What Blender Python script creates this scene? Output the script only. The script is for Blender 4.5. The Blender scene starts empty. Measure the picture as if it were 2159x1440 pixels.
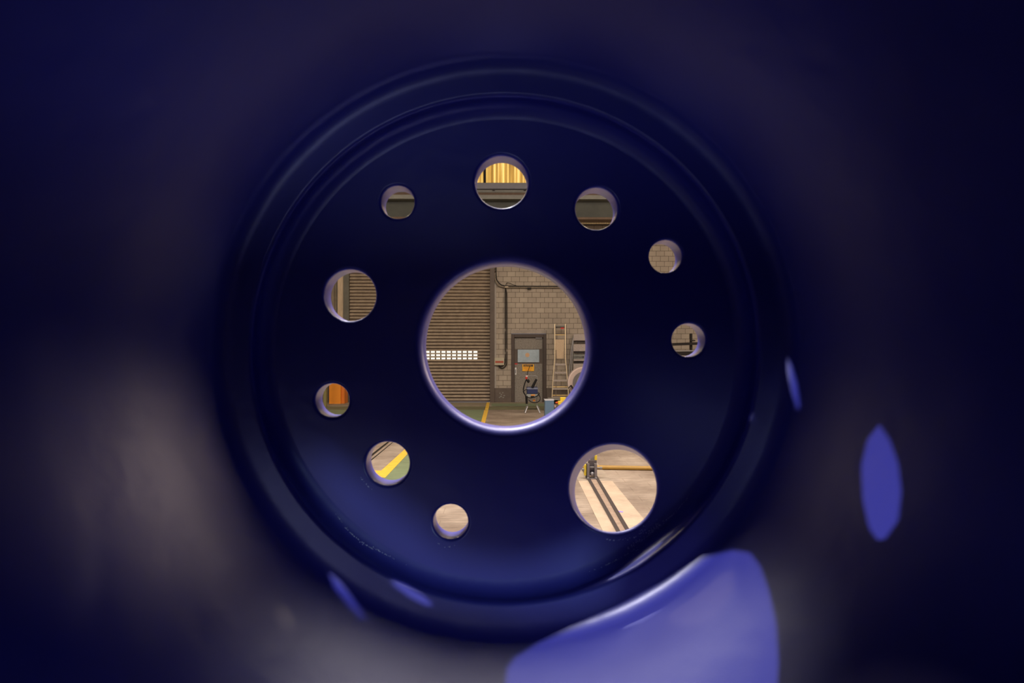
import bpy, bmesh, math, random
from mathutils import Vector, Matrix, Euler
from mathutils.geometry import delaunay_2d_cdt

random.seed(4)
SC = bpy.context.scene
COL = SC.collection
PI = math.pi

# ------------------------------------------------------------------ camera
FPX = 1440.0                      # focal length in pixels of the 2159 x 1440 frame
EYE = Vector((0.0, 0.0, 1.88))
YAW, PITCH = math.atan(15.5/FPX), math.atan(15.0/FPX)
cd = bpy.data.cameras.new('camera')
cd.sensor_width = 36.0
cd.lens = FPX/2159.0*36.0
cd.clip_start, cd.clip_end = 0.02, 200
cd.dof.use_dof = True
cd.dof.focus_distance = 8.0
cd.dof.aperture_fstop = 5.0
cam = bpy.data.objects.new('camera', cd)
cam.location = EYE
cam.rotation_euler = (PI/2+PITCH, 0, -YAW)
COL.objects.link(cam)
SC.camera = cam
RM = Euler(cam.rotation_euler).to_matrix()

# ------------------------------------------------------------------ world, exposure
w = bpy.data.worlds.new('world'); SC.world = w; w.use_nodes = True
w.node_tree.nodes['Background'].inputs[0].default_value = (.6, .7, .9, 1)
w.node_tree.nodes['Background'].inputs[1].default_value = 0.3
SC.view_settings.view_transform = 'Standard'
SC.view_settings.look = 'None'
SC.view_settings.gamma = 1
SC.view_settings.use_curve_mapping = False
SC.view_settings.exposure = 0.0

# ------------------------------------------------------------------ lights of the hall, with added fills
AX, AZ = None, None
def light(name, kind, loc, energy, color, rot=(0,0,0), **kw):
    ld = bpy.data.lights.new(name, kind)
    ld.energy = energy; ld.color = color
    for k, v in kw.items(): setattr(ld, k, v)
    o = bpy.data.objects.new(name, ld); o.location = loc; o.rotation_euler = rot
    COL.objects.link(o)
    return o
HANG = []      # lamp positions, fixtures are built further down
# cool daylight through the roof light over the near bay
light('roof_daylight', 'AREA', (-1.2, 5.6, 10.6), 2000, (1.0, .93, .93), (0,0,0), shape='RECTANGLE', size=14.0, size_y=5)
# warm high-bay lamps down the hall
for x, y, e in ((-6, 9.5, 150), (4.5, 9.0, 170), (-6, 17.5, 130), (5, 17.5, 110), (0.0, 12.5, 170)):
    light('high_bay_light', 'AREA', (x, y, 9.3), e, (1.0, .79, .52), (0,0,0), shape='DISK', size=.7)
    HANG.append((x, y))
# added cool spot, brightens the bores and centre rim from the far side
BAY = Vector((-.9, 4.7, 6.6))
light('rim_fill_light', 'SPOT', BAY, 620, (.88, .87, 1.0), (Vector((0, 2.1, EYE.z))-BAY).to_track_quat('-Z','Y').to_euler(), spot_size=math.radians(26), spot_blend=.4, shadow_soft_size=.10)
# added cool fill behind the camera, lifts the blue of the dark paint
light('blue_fill_light', 'AREA', (-1.5, -8.7, 1.0), 290, (.50, .56, 1.0), (PI/2, 0, 0), shape='RECTANGLE', size=9, size_y=1.6)
# added lamps behind the camera: patch spot, then soft crescent spot
SPOT = Vector((-2.05, -3.9, EYE.z+2.75))
SOFT = Vector((3.4, -4.2, EYE.z-.2))

# ------------------------------------------------------------------ helpers
def ray(px, py):
    return (RM @ Vector(((px-1079.5)/FPX, -(py-720.0)/FPX, -1.0)))
def P(px, py, Y):
    d = ray(px, py); return EYE + d*(Y/d.y)
def F(px, py, z=0.0):
    d = ray(px, py); return EYE + d*((z-EYE.z)/d.z)

def nodes(m):
    nt = m.node_tree
    return nt, nt.nodes, nt.links
def mat(name, color, rough=.6, metal=0., noise=0., nscale=4., bump=0., bscale=60., coat=0., spec=.5, dark=None, emis=None, estr=0., stretch=None):
    m = bpy.data.materials.new(name); m.use_nodes = True
    nt, N, L = nodes(m); b = N['Principled BSDF']
    b.inputs['Base Color'].default_value = (*color, 1)
    b.inputs['Roughness'].default_value = rough
    b.inputs['Metallic'].default_value = metal
    b.inputs['Coat Weight'].default_value = coat
    b.inputs['Coat Roughness'].default_value = .12
    b.inputs['Specular IOR Level'].default_value = spec
    tc = N.new('ShaderNodeTexCoord')
    vec = tc.outputs['Object']
    if stretch:
        mp = N.new('ShaderNodeMapping'); mp.inputs['Scale'].default_value = stretch
        L.new(vec, mp.inputs[0]); vec = mp.outputs[0]
    if noise:
        n = N.new('ShaderNodeTexNoise'); n.inputs['Scale'].default_value = nscale; n.inputs['Detail'].default_value = 6
        n.inputs['Roughness'].default_value = .65
        L.new(vec, n.inputs['Vector'])
        r = N.new('ShaderNodeValToRGB'); r.color_ramp.elements[0].position = .35; r.color_ramp.elements[1].position = .65
        dk = dark if dark else tuple(c*(1-noise) for c in color)
        r.color_ramp.elements[0].color = (*dk, 1); r.color_ramp.elements[1].color = (*color, 1)
        L.new(n.outputs['Fac'], r.inputs[0]); L.new(r.outputs[0], b.inputs['Base Color'])
    if bump:
        n2 = N.new('ShaderNodeTexNoise'); n2.inputs['Scale'].default_value = bscale; n2.inputs['Detail'].default_value = 4
        L.new(vec, n2.inputs['Vector'])
        bp = N.new('ShaderNodeBump'); bp.inputs['Strength'].default_value = bump; bp.inputs['Distance'].default_value = .01
        L.new(n2.outputs['Fac'], bp.inputs['Height']); L.new(bp.outputs[0], b.inputs['Normal'])
    if emis:
        b.inputs['Emission Color'].default_value = (*emis, 1); b.inputs['Emission Strength'].default_value = estr
    return m

class MB:
    """collects shapes and links them as one mesh object"""
    def __init__(s): s.bm = bmesh.new()
    def box(s, c, size, rot=None):
        r = bmesh.ops.create_cube(s.bm, size=1.0)
        M = Matrix.Translation(Vector(c)) @ (rot.to_4x4() if rot else Matrix()) @ Matrix.Diagonal((*size, 1))
        bmesh.ops.transform(s.bm, matrix=M, verts=r['verts']); return s
    def pbox(s, x0, y0, x1, y1, Y, depth):
        """a block whose front face spans two pixels at depth Y"""
        a, b = P(x0, y0, Y), P(x1, y1, Y)
        return s.box(((a.x+b.x)/2, Y+depth/2, (a.z+b.z)/2), (abs(b.x-a.x), depth, abs(a.z-b.z)))
    def cyl(s, a, b, r, r2=None, seg=16):
        a, b = Vector(a), Vector(b); d = b-a
        q = bmesh.ops.create_cone(s.bm, cap_ends=True, segments=seg, radius1=r, radius2=(r if r2 is None else r2), depth=d.length)
        M = Matrix.Translation((a+b)/2) @ d.to_track_quat('Z', 'Y').to_matrix().to_4x4()
        bmesh.ops.transform(s.bm, matrix=M, verts=q['verts']); return s
    def sphere(s, c, r, sc=(1,1,1)):
        q = bmesh.ops.create_uvsphere(s.bm, u_segments=16, v_segments=10, radius=r)
        bmesh.ops.transform(s.bm, matrix=Matrix.Translation(Vector(c)) @ Matrix.Diagonal((*sc, 1)), verts=q['verts']); return s
    def bar(s, a, b, wx, wy):
        """square bar from a to b"""
        a, b = Vector(a), Vector(b); d = b-a
        q = bmesh.ops.create_cube(s.bm, size=1.0)
        z = d.normalized(); y = Vector((0,1,0)); x = y.cross(z)
        if x.length < 1e-4: x = Vector((1,0,0))
        x.normalize(); y = z.cross(x)
        R = Matrix((x, y, z)).transposed().to_4x4()
        bmesh.ops.transform(s.bm, matrix=Matrix.Translation((a+b)/2) @ R @ Matrix.Diagonal((wx, wy, d.length, 1)), verts=q['verts']); return s
    def tube(s, pts, r, seg=10):
        pts = smooth(pts)
        rings = []
        for i, p in enumerate(pts):
            t = (pts[min(i+1, len(pts)-1)]-pts[max(i-1, 0)]).normalized()
            q = t.to_track_quat('Z', 'Y')
            rings.append([s.bm.verts.new(p + q @ Vector((r*math.cos(a), r*math.sin(a), 0))) for a in [2*PI*k/seg for k in range(seg)]])
        for A, B in zip(rings, rings[1:]):
            for k in range(seg):
                s.bm.faces.new((A[k], A[(k+1)%seg], B[(k+1)%seg], B[k]))
        s.bm.faces.new(rings[0][::-1]); s.bm.faces.new(rings[-1]); return s
    def prism(s, pts, h):
        """polygon (floor points) raised by h"""
        lo = [s.bm.verts.new(p) for p in pts]; hi = [s.bm.verts.new(Vector(p)+Vector((0,0,h))) for p in pts]
        s.bm.faces.new(hi); s.bm.faces.new(lo[::-1])
        n = len(pts)
        for k in range(n): s.bm.faces.new((lo[k], lo[(k+1)%n], hi[(k+1)%n], hi[k]))
        return s
    def ringdisc(s, c, r0, r1, y0, y1, seg=48):
        """flat ring around the y direction"""
        V = []
        for r, y in ((r0,y0),(r1,y0),(r1,y1),(r0,y1)):
            V.append([s.bm.verts.new((c[0]+r*math.cos(a), y, c[2]+r*math.sin(a))) for a in [2*PI*k/seg for k in range(seg)]])
        for i in range(4):
            A, B = V[i], V[(i+1)%4]
            for k in range(seg): s.bm.faces.new((A[k], A[(k+1)%seg], B[(k+1)%seg], B[k]))
        return s
    def build(s, name, m, parent=None, bevel=0., smooth_=False, origin=None):
        bmesh.ops.recalc_face_normals(s.bm, faces=s.bm.faces)
        me = bpy.data.meshes.new(name)
        if origin is None and parent is None:
            vs = [v.co for v in s.bm.verts]
            origin = Vector(((min(v.x for v in vs)+max(v.x for v in vs))/2, (min(v.y for v in vs)+max(v.y for v in vs))/2, min(v.z for v in vs)))
        if parent is not None: origin = root_loc(parent)
        bmesh.ops.translate(s.bm, verts=s.bm.verts, vec=-Vector(origin))
        if smooth_:
            for f in s.bm.faces: f.smooth = True
        s.bm.to_mesh(me); s.bm.free()
        me.materials.append(m)
        o = bpy.data.objects.new(name, me); COL.objects.link(o)
        if parent is not None: o.parent = parent
        else: o.location = origin
        if bevel:
            bv = o.modifiers.new('bevel', 'BEVEL'); bv.width = bevel; bv.segments = 2; bv.limit_method = 'ANGLE'
        return o
def root_loc(o):
    p = Vector(o.location)
    while o.parent: o = o.parent; p += Vector(o.location)
    return p
def smooth(pts, n=6):
    pts = [Vector(p) for p in pts]
    if len(pts) < 3: return pts
    out = []
    for i in range(len(pts)-1):
        p0, p1, p2, p3 = pts[max(i-1,0)], pts[i], pts[i+1], pts[min(i+2, len(pts)-1)]
        for k in range(n):
            t = k/n
            out.append(.5*((2*p1)+(p2-p0)*t+(2*p0-5*p1+4*p2-p3)*t*t+(3*p1-p0-3*p2+p3)*t**3))
    out.append(pts[-1]); return out
def tag(o, label, cat, group=None):
    o['label'] = label; o['category'] = cat
    if group: o['group'] = group
    return o
def thing(name, label, cat, loc, group=None):
    o = bpy.data.objects.new(name, None); o.location = loc; o.empty_display_size = .1; COL.objects.link(o)
    return tag(o, label, cat, group)
def struct(o):
    o['kind'] = 'structure'; return o
def text(s, name, m, parent, a, h, ext=.002):
    """letters facing the camera, a = lower left corner"""
    cu = bpy.data.curves.new(name, 'FONT'); cu.body = s; cu.size = h*1.38; cu.extrude = ext
    tmp = bpy.data.objects.new(name+'_curve', cu); COL.objects.link(tmp)
    me = bpy.data.meshes.new_from_object(tmp.evaluated_get(bpy.context.evaluated_depsgraph_get()))
    bpy.data.objects.remove(tmp); bpy.data.curves.remove(cu)
    me.materials.clear(); me.materials.append(m)
    o = bpy.data.objects.new(name, me); COL.objects.link(o)
    o.rotation_euler = (PI/2, 0, 0); o.parent = parent; o.location = Vector(a)-root_loc(parent)
    return o

# ------------------------------------------------------------------ materials
def paint_material():
    m = bpy.data.materials.new('blue_gloss_paint'); m.use_nodes = True
    nt, N, L = nodes(m); b = N['Principled BSDF']
    b.inputs['Base Color'].default_value = (.040, .045, .38, 1)
    b.inputs['Roughness'].default_value = .55
    b.inputs['Specular IOR Level'].default_value = .5
    b.inputs['Coat Weight'].default_value = 1.0
    b.inputs['Coat IOR'].default_value = 1.6
    b.inputs['Coat Roughness'].default_value = .36
    tc = N.new('ShaderNodeTexCoord')
    n = N.new('ShaderNodeTexNoise'); n.inputs['Scale'].default_value = 5; n.inputs['Detail'].default_value = 3
    L.new(tc.outputs['Object'], n.inputs['Vector'])
    n2 = N.new('ShaderNodeTexNoise'); n2.inputs['Scale'].default_value = 220; n2.inputs['Detail'].default_value = 2
    L.new(tc.outputs['Object'], n2.inputs['Vector'])
    b1 = N.new('ShaderNodeBump'); b1.inputs['Strength'].default_value = .25; b1.inputs['Distance'].default_value = .02
    b2 = N.new('ShaderNodeBump'); b2.inputs['Strength'].default_value = .12; b2.inputs['Distance'].default_value = .001
    L.new(n.outputs['Fac'], b1.inputs['Height']); L.new(n2.outputs['Fac'], b2.inputs['Height'])
    L.new(b1.outputs[0], b2.inputs['Normal']); L.new(b2.outputs[0], b.inputs['Normal'])
    L.new(b2.outputs[0], b.inputs['Coat Normal'])
    return m
M_PAINT = paint_material()

def block_material():
    m = bpy.data.materials.new('painted_blockwork'); m.use_nodes = True
    nt, N, L = nodes(m); b = N['Principled BSDF']; b.inputs['Roughness'].default_value = .75
    tc = N.new('ShaderNodeTexCoord')
    sx = N.new('ShaderNodeSeparateXYZ'); cx = N.new('ShaderNodeCombineXYZ')
    L.new(tc.outputs['Object'], sx.inputs[0]); L.new(sx.outputs['X'], cx.inputs['X']); L.new(sx.outputs['Z'], cx.inputs['Y'])
    br = N.new('ShaderNodeTexBrick'); br.offset = .5
    br.inputs['Scale'].default_value = 1.0
    br.inputs['Brick Width'].default_value = .292; br.inputs['Row Height'].default_value = .1825
    br.inputs['Mortar Size'].default_value = .007; br.inputs['Mortar Smooth'].default_value = .2
    br.inputs['Color1'].default_value = (.49, .415, .31, 1); br.inputs['Color2'].default_value = (.43, .36, .27, 1)
    br.inputs['Mortar'].default_value = (.13, .10, .07, 1)
    L.new(cx.outputs[0], br.inputs['Vector'])
    n = N.new('ShaderNodeTexNoise'); n.inputs['Scale'].default_value = 1.6; n.inputs['Detail'].default_value = 6
    L.new(tc.outputs['Object'], n.inputs['Vector'])
    mx = N.new('ShaderNodeMix'); mx.data_type = 'RGBA'; mx.blend_type = 'MULTIPLY'; mx.inputs['Factor'].default_value = .45
    L.new(br.outputs['Color'], mx.inputs['A']); L.new(n.outputs['Fac'], mx.inputs['B'])
    L.new(mx.outputs['Result'], b.inputs['Base Color'])
    bp = N.new('ShaderNodeBump'); bp.inputs['Strength'].default_value = .6; bp.inputs['Distance'].default_value = .01; bp.invert = True
    L.new(br.outputs['Fac'], bp.inputs['Height']); L.new(bp.outputs[0], b.inputs['Normal'])
    return m
M_BLOCK = block_material()

def floor_material():
    m = bpy.data.materials.new('worn_paved_floor'); m.use_nodes = True
    nt, N, L = nodes(m); b = N['Principled BSDF']; b.inputs['Roughness'].default_value = .7
    tc = N.new('ShaderNodeTexCoord')
    n = N.new('ShaderNodeTexNoise'); n.inputs['Scale'].default_value = 1.3; n.inputs['Detail'].default_value = 8; n.inputs['Roughness'].default_value = .6
    L.new(tc.outputs['Object'], n.inputs['Vector'])
    r = N.new('ShaderNodeValToRGB')
    r.color_ramp.elements[0].position = .36; r.color_ramp.elements[1].position = .66
    r.color_ramp.elements[0].color = (.20, .15, .11, 1); r.color_ramp.elements[1].color = (.37, .30, .23, 1)
    L.new(n.outputs['Fac'], r.inputs[0])
    mp = N.new('ShaderNodeMapping'); mp.inputs['Scale'].default_value = (1.5, 9, 1)
    L.new(tc.outputs['Object'], mp.inputs[0])
    n2 = N.new('ShaderNodeTexNoise'); n2.inputs['Scale'].default_value = 3; n2.inputs['Detail'].default_value = 8; n2.inputs['Roughness'].default_value = .7
    L.new(mp.outputs[0], n2.inputs['Vector'])
    mx = N.new('ShaderNodeMix'); mx.data_type = 'RGBA'; mx.blend_type = 'OVERLAY'; mx.inputs['Factor'].default_value = .75
    L.new(r.outputs[0], mx.inputs['A']); L.new(n2.outputs['Fac'], mx.inputs['B'])
    br = N.new('ShaderNodeTexBrick'); br.inputs['Scale'].default_value = 1; br.inputs['Brick Width'].default_value = .6; br.inputs['Row Height'].default_value = .3
    br.inputs['Mortar Size'].default_value = .006
    L.new(tc.outputs['Object'], br.inputs['Vector'])
    mx2 = N.new('ShaderNodeMix'); mx2.data_type = 'RGBA'; mx2.blend_type = 'MULTIPLY'
    mm = N.new('ShaderNodeMath'); mm.operation = 'MULTIPLY'; mm.inputs[1].default_value = .35
    L.new(br.outputs['Fac'], mm.inputs[0]); L.new(mm.outputs[0], mx2.inputs['Factor'])
    L.new(mx.outputs['Result'], mx2.inputs['A']); mx2.inputs['B'].default_value = (.4, .35, .3, 1)
    L.new(mx2.outputs['Result'], b.inputs['Base Color'])
    return m
M_FLOOR = floor_material()
M_PALE = mat('pale_concrete', (.58, .45, .32), .75, noise=.3, nscale=2.2)
M_PALE2 = mat('grey_concrete', (.40, .33, .25), .75, noise=.3, nscale=5)
M_GREEN = mat('green_floor_paint', (.20, .25, .135), .6, noise=.3, nscale=3, stretch=(1,3,1))
M_OLIVE = mat('olive_kerb', (.17, .16, .08), .7, noise=.3, nscale=3)
M_KERB = mat('dusty_kerb', (.30, .25, .17), .7, noise=.25, nscale=3)
M_YELLOW = mat('yellow_line_paint', (.85, .52, .055), .6, noise=.2, nscale=9)
M_DADO = mat('brown_dado_paint', (.12, .09, .065), .6, noise=.25, nscale=4)
M_SLAT = mat('weathered_shutter_steel', (.36, .28, .19), .55, metal=.1, noise=.3, nscale=5)
M_BROWN = mat('brown_painted_steel', (.11, .08, .055), .55, noise=.2, nscale=4)
M_DOORFR = mat('dark_door_frame', (.07, .048, .033), .55, noise=.2, nscale=6)
M_TERR = mat('speckled_door_panel', (.30, .265, .21), .6, noise=.62, nscale=38)
M_SHEET = mat('galvanised_sheet', (.42, .50, .50), .4, metal=.4, noise=.2, nscale=6)
M_SIGNY = mat('yellow_sign_enamel', (.85, .42, .01), .45)
M_BLACK = mat('black_rubber', (.006, .005, .005), .6, spec=.25)
M_RED = mat('red_enamel', (.50, .03, .015), .45)
M_WHITE = mat('white_plastic', (.72, .70, .65), .45)
M_ORANGE = mat('orange_enamel', (.78, .26, .01), .5, noise=.12, nscale=3)
M_ALU = mat('ladder_aluminium', (.50, .39, .23), .38, metal=.55)
M_GOLD = mat('worn_yellow_edge', (.85, .60, .22), .4, metal=.3)
M_PERF = mat('perforated_tan_board', (.62, .46, .28), .6, noise=.3, nscale=60)
M_TREAD = mat('checkered_tread', (.48, .41, .34), .5, metal=.3, noise=.35, nscale=45)
M_GREY = mat('grey_steel', (.26, .25, .23), .45, metal=.4)
M_DKST = mat('dark_steel', (.018, .014, .011), .6, spec=.25)
M_NAVY = mat('navy_plastic', (.018, .025, .08), .4)
M_BLUE = mat('blue_grey_enamel', (.10, .17, .24), .35, noise=.1)
M_WEB = mat('crane_beam_green_grey', (.055, .06, .042), .55, noise=.3, nscale=2.5)
M_FLAN = mat('crane_beam_flange', (.22, .22, .18), .5, noise=.15)
M_GIRD = mat('grey_girder', (.23, .23, .25), .45, noise=.12)
M_RUST = mat('rusty_brown_steel', (.15, .095, .055), .65, noise=.3)
M_TAN = mat('tan_duct', (.42, .33, .21), .55, noise=.2)
M_BEAD = mat('brass_insulator', (1.0, .85, .48), .35)
M_CEIL = mat('dark_roof_sheet', (.10, .09, .085), .8, noise=.2)
M_HALL = mat('dim_hall_wall', (.20, .17, .14), .8, noise=.2)
M_REEL = mat('reel_cheek_pinkish', (.46, .36, .30), .55, noise=.15)
M_REELD = mat('reel_cable_dark', (.12, .11, .10), .6)
M_REELI = mat('reel_hub_olive', (.30, .28, .17), .6)
M_VALVE = mat('yellow_machine_enamel', (.80, .58, .04), .4, noise=.15)
M_WOOD = mat('pale_timber', (.56, .43, .27), .65, noise=.3, nscale=3, stretch=(6,6,.6))
M_PIPE = mat('ochre_pipe', (.42, .24, .035), .5, noise=.2)
M_PURP = mat('violet_chalk', (.30, .22, .70), .8)
M_CHALK = mat('chalky_scuff', (.70, .75, .85), .6)
M_PANE = mat('bright_vision_pane', (.8, .8, .75), .4, emis=(1, .97, .88), estr=.72)
M_LAMP = mat('lamp_glass', (.9, .85, .7), .4, emis=(1, .85, .6), estr=5)
M_INK = mat('dark_lettering', (.02, .02, .03), .6)

def fibreglass():
    m = bpy.data.materials.new('sunlit_amber_fibreglass'); m.use_nodes = True
    nt, N, L = nodes(m); b = N['Principled BSDF']; b.inputs['Roughness'].default_value = .5
    b.inputs['Base Color'].default_value = (.55, .36, .10, 1)
    tc = N.new('ShaderNodeTexCoord'); mp = N.new('ShaderNodeMapping'); mp.inputs['Scale'].default_value = (1, 1, .03)
    L.new(tc.outputs['Object'], mp.inputs[0])
    n = N.new('ShaderNodeTexNoise'); n.inputs['Scale'].default_value = 7.5; n.inputs['Detail'].default_value = 5
    L.new(mp.outputs[0], n.inputs['Vector'])
    r = N.new('ShaderNodeValToRGB'); e = r.color_ramp.elements
    e[0].position = .36; e[0].color = (.13, .065, .012, 1); e[1].position = .62; e[1].color = (.95, .68, .22, 1)
    e2 = e.new(.5); e2.color = (.50, .30, .06, 1)
    L.new(n.outputs['Fac'], r.inputs[0]); L.new(r.outputs[0], b.inputs['Emission Color'])
    b.inputs['Emission Strength'].default_value = .95
    return m
M_FIBRE = fibreglass()

# ------------------------------------------------------------------ hall shell
YW = 24.0                                   # far wall
X0, X1, YB, ZC = -14.0, 15.0, -9.0, 11.0
o = struct(MB().box(((X0+X1)/2, (YW+YB)/2, -.1), (X1-X0, YW-YB, .2)).build('floor', M_FLOOR))
struct(MB().box(((X0+X1)/2, (YW+YB)/2, ZC+.1), (X1-X0, YW-YB, .2)).build('ceiling', M_CEIL))
struct(MB().box((X0-.1, (YW+YB)/2, ZC/2), (.2, YW-YB, ZC)).build('wall_left', M_HALL))
for x, n_, st in ((X0+.02, 'added_window_left', .9), (X1-.02, 'added_window_right', 7.5)):  # added unseen side windows, glow tuned for the brown reflection in the casting
    struct(MB().box((x, 7.4, 7.6), (.06, 9.8, 6.1)).build(n_, mat('added_window_glow', (.5,.45,.42), .5, emis=(1,.76,.62), estr=st)))
struct(MB().box((X1+.1, (YW+YB)/2, ZC/2), (.2, YW-YB, ZC)).build('wall_right', M_HALL))
struct(MB().box(((X0+X1)/2, YB-.1, ZC/2), (X1-X0, .2, ZC)).build('wall_near', M_HALL))
# far wall: blockwork right of the shutter, blockwork over it, cladding left of it
sx0, sx1 = P(735, 800, YW).x, P(1033, 800, YW).x
dx0, dx1 = P(1078, 800, YW).x, P(1152, 800, YW).x
dtop = P(1100, 703, YW).z
stop = 6.05
wtop = P(1060, 388, YW).z
b = MB()
b.box(((sx1+dx0)/2, YW+.15, wtop/2), (dx0-sx1, .3, wtop))
b.box(((dx1+X1)/2, YW+.15, wtop/2), (X1-dx1, .3, wtop))
b.box(((dx0+dx1)/2, YW+.15, (dtop+wtop)/2), (dx1-dx0, .3, wtop-dtop))
b.box(((X0+sx1)/2, YW+.15, (stop+wtop)/2), (sx1-X0, .3, wtop-stop))
struct(b.build('wall_far', M_BLOCK, origin=(P(1042,0,YW).x+.02, YW, .03)))
# brown dado along the far wall
b = MB()
zz = P(1050, 818, YW).z
b.box(((sx1+dx0)/2, YW-.02, zz/2), (dx0-sx1, .04, zz)); b.box(((dx1+X1)/2, YW-.02, zz/2), (X1-dx1, .04, zz))
struct(b.build('baseboard_far', M_DADO, bevel=.006))
# chipped plaster spots on the dado
cp = MB()
for q in ((1054,829),(1057,832),(1060,828),(1056,836),(1061,838),(1063,834),(1053,838)):
    c = P(*q, YW-.04); cp.sphere(c, .02, (1+random.random(), .15, .8+random.random()*.5))
struct(cp.build('trim_4', M_FLAN))
# cladding left of the shutter, corrugated
b = MB()
lx = P(711, 800, YW).x
n = int((lx-X0)/.13)
vs = []
for i in range(n*6+1):
    x = X0+(lx-X0)*i/(n*6); y = YW+.02+.035*math.cos(2*PI*i/6)
    vs.append((b.bm.verts.new((x, y, 0)), b.bm.verts.new((x, y, stop))))
for a, c in zip(vs, vs[1:]): b.bm.faces.new((a[0], c[0], c[1], a[1]))
struct(b.build('wall_cladding', mat('tan_cladding', (.27, .22, .15), .6, noise=.3)))
struct(MB().pbox(712, 480, 724, 849, YW-.08, .12).build('trim_1', M_WOOD, bevel=.01))
# steel post each side of the shutter
struct(MB().pbox(724, 470, 735, 849, YW-.12, .2).build('trim_2', mat('olive_post', (.12,.11,.075), .55, noise=.2), bevel=.008))
struct(MB().pbox(1033, 470, 1042.5, 849, YW-.12, .2).build('trim_3', M_BROWN, bevel=.008))
# strip of plain plaster beside the post
struct(MB().pbox(1042.5, 470, 1046, 818, YW-.03, .03).build('trim_5', mat('grey_plaster', (.42,.38,.32), .8, noise=.15)))
# amber fibreglass clerestory
xa, xb, za = P(860,0,YW).x, P(1300,0,YW).x, wtop
b = MB(); N_ = int((xb-xa)/.152); vs = []
for i in range(N_*6+1):
    x = xa+(xb-xa)*i/(N_*6); y = YW+.06+.03*math.cos(2*PI*i/6)
    vs.append((b.bm.verts.new((x, y, za)), b.bm.verts.new((x, y, ZC))))
for a, c in zip(vs, vs[1:]): b.bm.faces.new((a[0], c[0], c[1], a[1]))
win = struct(b.build('window_1', M_FIBRE))
mb = MB()
for px in (905, 1019.5, 1160): mb.pbox(px, 300, px+5, 388, YW-.02, .06)
mb.build('mullion', M_DKST, win)
b = MB(); b.box(((X0+xa)/2, YW+.15, (wtop+ZC)/2), (xa-X0, .3, ZC-wtop)); b.box(((X1+xb)/2, YW+.15, (wtop+ZC)/2), (X1-xb, .3, ZC-wtop))
struct(b.build('wall_far_upper', M_HALL))

# ------------------------------------------------------------------ floor paint and inlays
def fl(name, pts, m, h=.004):
    return struct(MB().prism([F(x, y) for x, y in pts], h).build(name, m))
fl('floor_kerb', [(560,857),(1500,857),(1500,849.6),(560,849.6)], M_KERB, .02)
fl('floor_gutter', [(560,864),(1500,864),(1500,857.2),(560,857.2)], M_OLIVE, .008)
fl('floor_green_strip', [(1036,857),(1150,857),(1148,852),(1037,852)], M_GREEN, .024)
fl('floor_green', [(560,864.2),(1020,864.2),(1012,905),(1003,1030),(700,1030),(700,997),(800,997),(863,945),(925,893),(560,893)], M_GREEN, .004)
struct(MB().prism([F(x, y) for x, y in [(1010,906),(1019,906),(1029.7,864.4),(1021.3,864.4)]], .008)
       .prism([F(x, y) for x, y in [(1022.6,863.8),(1029.8,863.8),(1032.6,850),(1026.4,850)]], .03).build('floor_line', M_YELLOW))
struct(MB().prism([F(x, y) for x, y in [(700,1001),(812,1008),(880,936),(870,933),(804,993),(700,993)]], .009).build('floor_line_corner', M_YELLOW))
def L1(y): return 1219.2+.4885*(y-1014.2)
def L2(y): return 1272.5+.8306*(y-992.5)
fl('floor_inlay_far', [(L1(1014),1014),(L2(1014),1014),(L2(972),972),(L1(972),972)], M_PALE2, .003)
fl('floor_inlay', [(L1(1230),1230),(L2(1230),1230),(L2(1014.3),1014.3),(L1(1014.3),1014.3)], M_PALE, .004)
def g(xa0, xb0, xa1, xb1, y0=1010, y1=1120):
    def at(xa, xb, y): return xa+(xb-xa)*(y-y0)/(y1-y0)
    return [(at(xa0,xa1,1230),1230),(at(xb0,xb1,1230),1230),(at(xb0,xb1,985),985),(at(xa0,xa1,985),985)]
fl('floor_slot_bed', g(1238, 1261.5, 1298, 1327.5), M_RUST if False else mat('slot_fill', (.40,.29,.21), .7, noise=.3, nscale=9), .006)
M_SLOT = mat('slot_steel', (.10, .085, .085), .4, metal=.5)
t = thing('floor_rail', 'pair of dark steel slot rails set in a pale floor strip', 'rail', F(1270,1060))
for q in (g(1237.5, 1243.8, 1298, 1306.5), g(1255.8, 1262, 1319, 1327.8)):
    MB().prism([F(*p)+Vector((0,0,.006)) for p in q], .012).build('slot_rail', M_SLOT, t, bevel=.002)
struct(MB().prism([F(*p) for p in [(1302,1078),(1303,1080.5),(1313.5,1081),(1314,1079.5),(1308,1078.5)]], .0065).build('floor_chalk_mark', M_PURP))
for k, q in enumerate(([(770,968),(773,971),(836,920),(832,920)], [(775,975),(776.5,976.5),(843,921),(841.5,921)])):
    fl('floor_groove', q, M_DKST, .003)

# ------------------------------------------------------------------ roller shutter
d = thing('door_1', 'x', 'x', (P(884,0,YW).x, YW, 0)); del d['label']; del d['category']; struct(d)
pitch = .1148
b = MB(); z = .02
prof = []
while z < stop:
    # one slat: sloped lit face, rolled dark lip
    prof += [(z, .085), (z+.034, .085), (z+.040, .0), (z+.052, -.008), (z+pitch*.9, .022), (z+pitch*.99, .04)]
    z += pitch
vs = [(b.bm.verts.new((sx0, YW+y_, z_)), b.bm.verts.new((sx1, YW+y_, z_))) for z_, y_ in prof]
for a, c in zip(vs, vs[1:]): b.bm.faces.new((a[0], a[1], c[1], c[0]))
b.build('slat_curtain', M_SLAT, d)
MB().box(((sx0+sx1)/2, YW+.02, .04), (sx1-sx0-.02, .07, .06)).build('bottom_rail', M_BROWN, d, bevel=.005)
for r, (ya, yb) in enumerate(((740,744),(747,750.8),(753.9,757.5))):
    for c in range(22):
        x1_ = 1006.4-11.22*c
        MB().pbox(x1_-8.2, ya, x1_, yb, YW-.012, .008).build('vision_pane', M_PANE, d)

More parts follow.
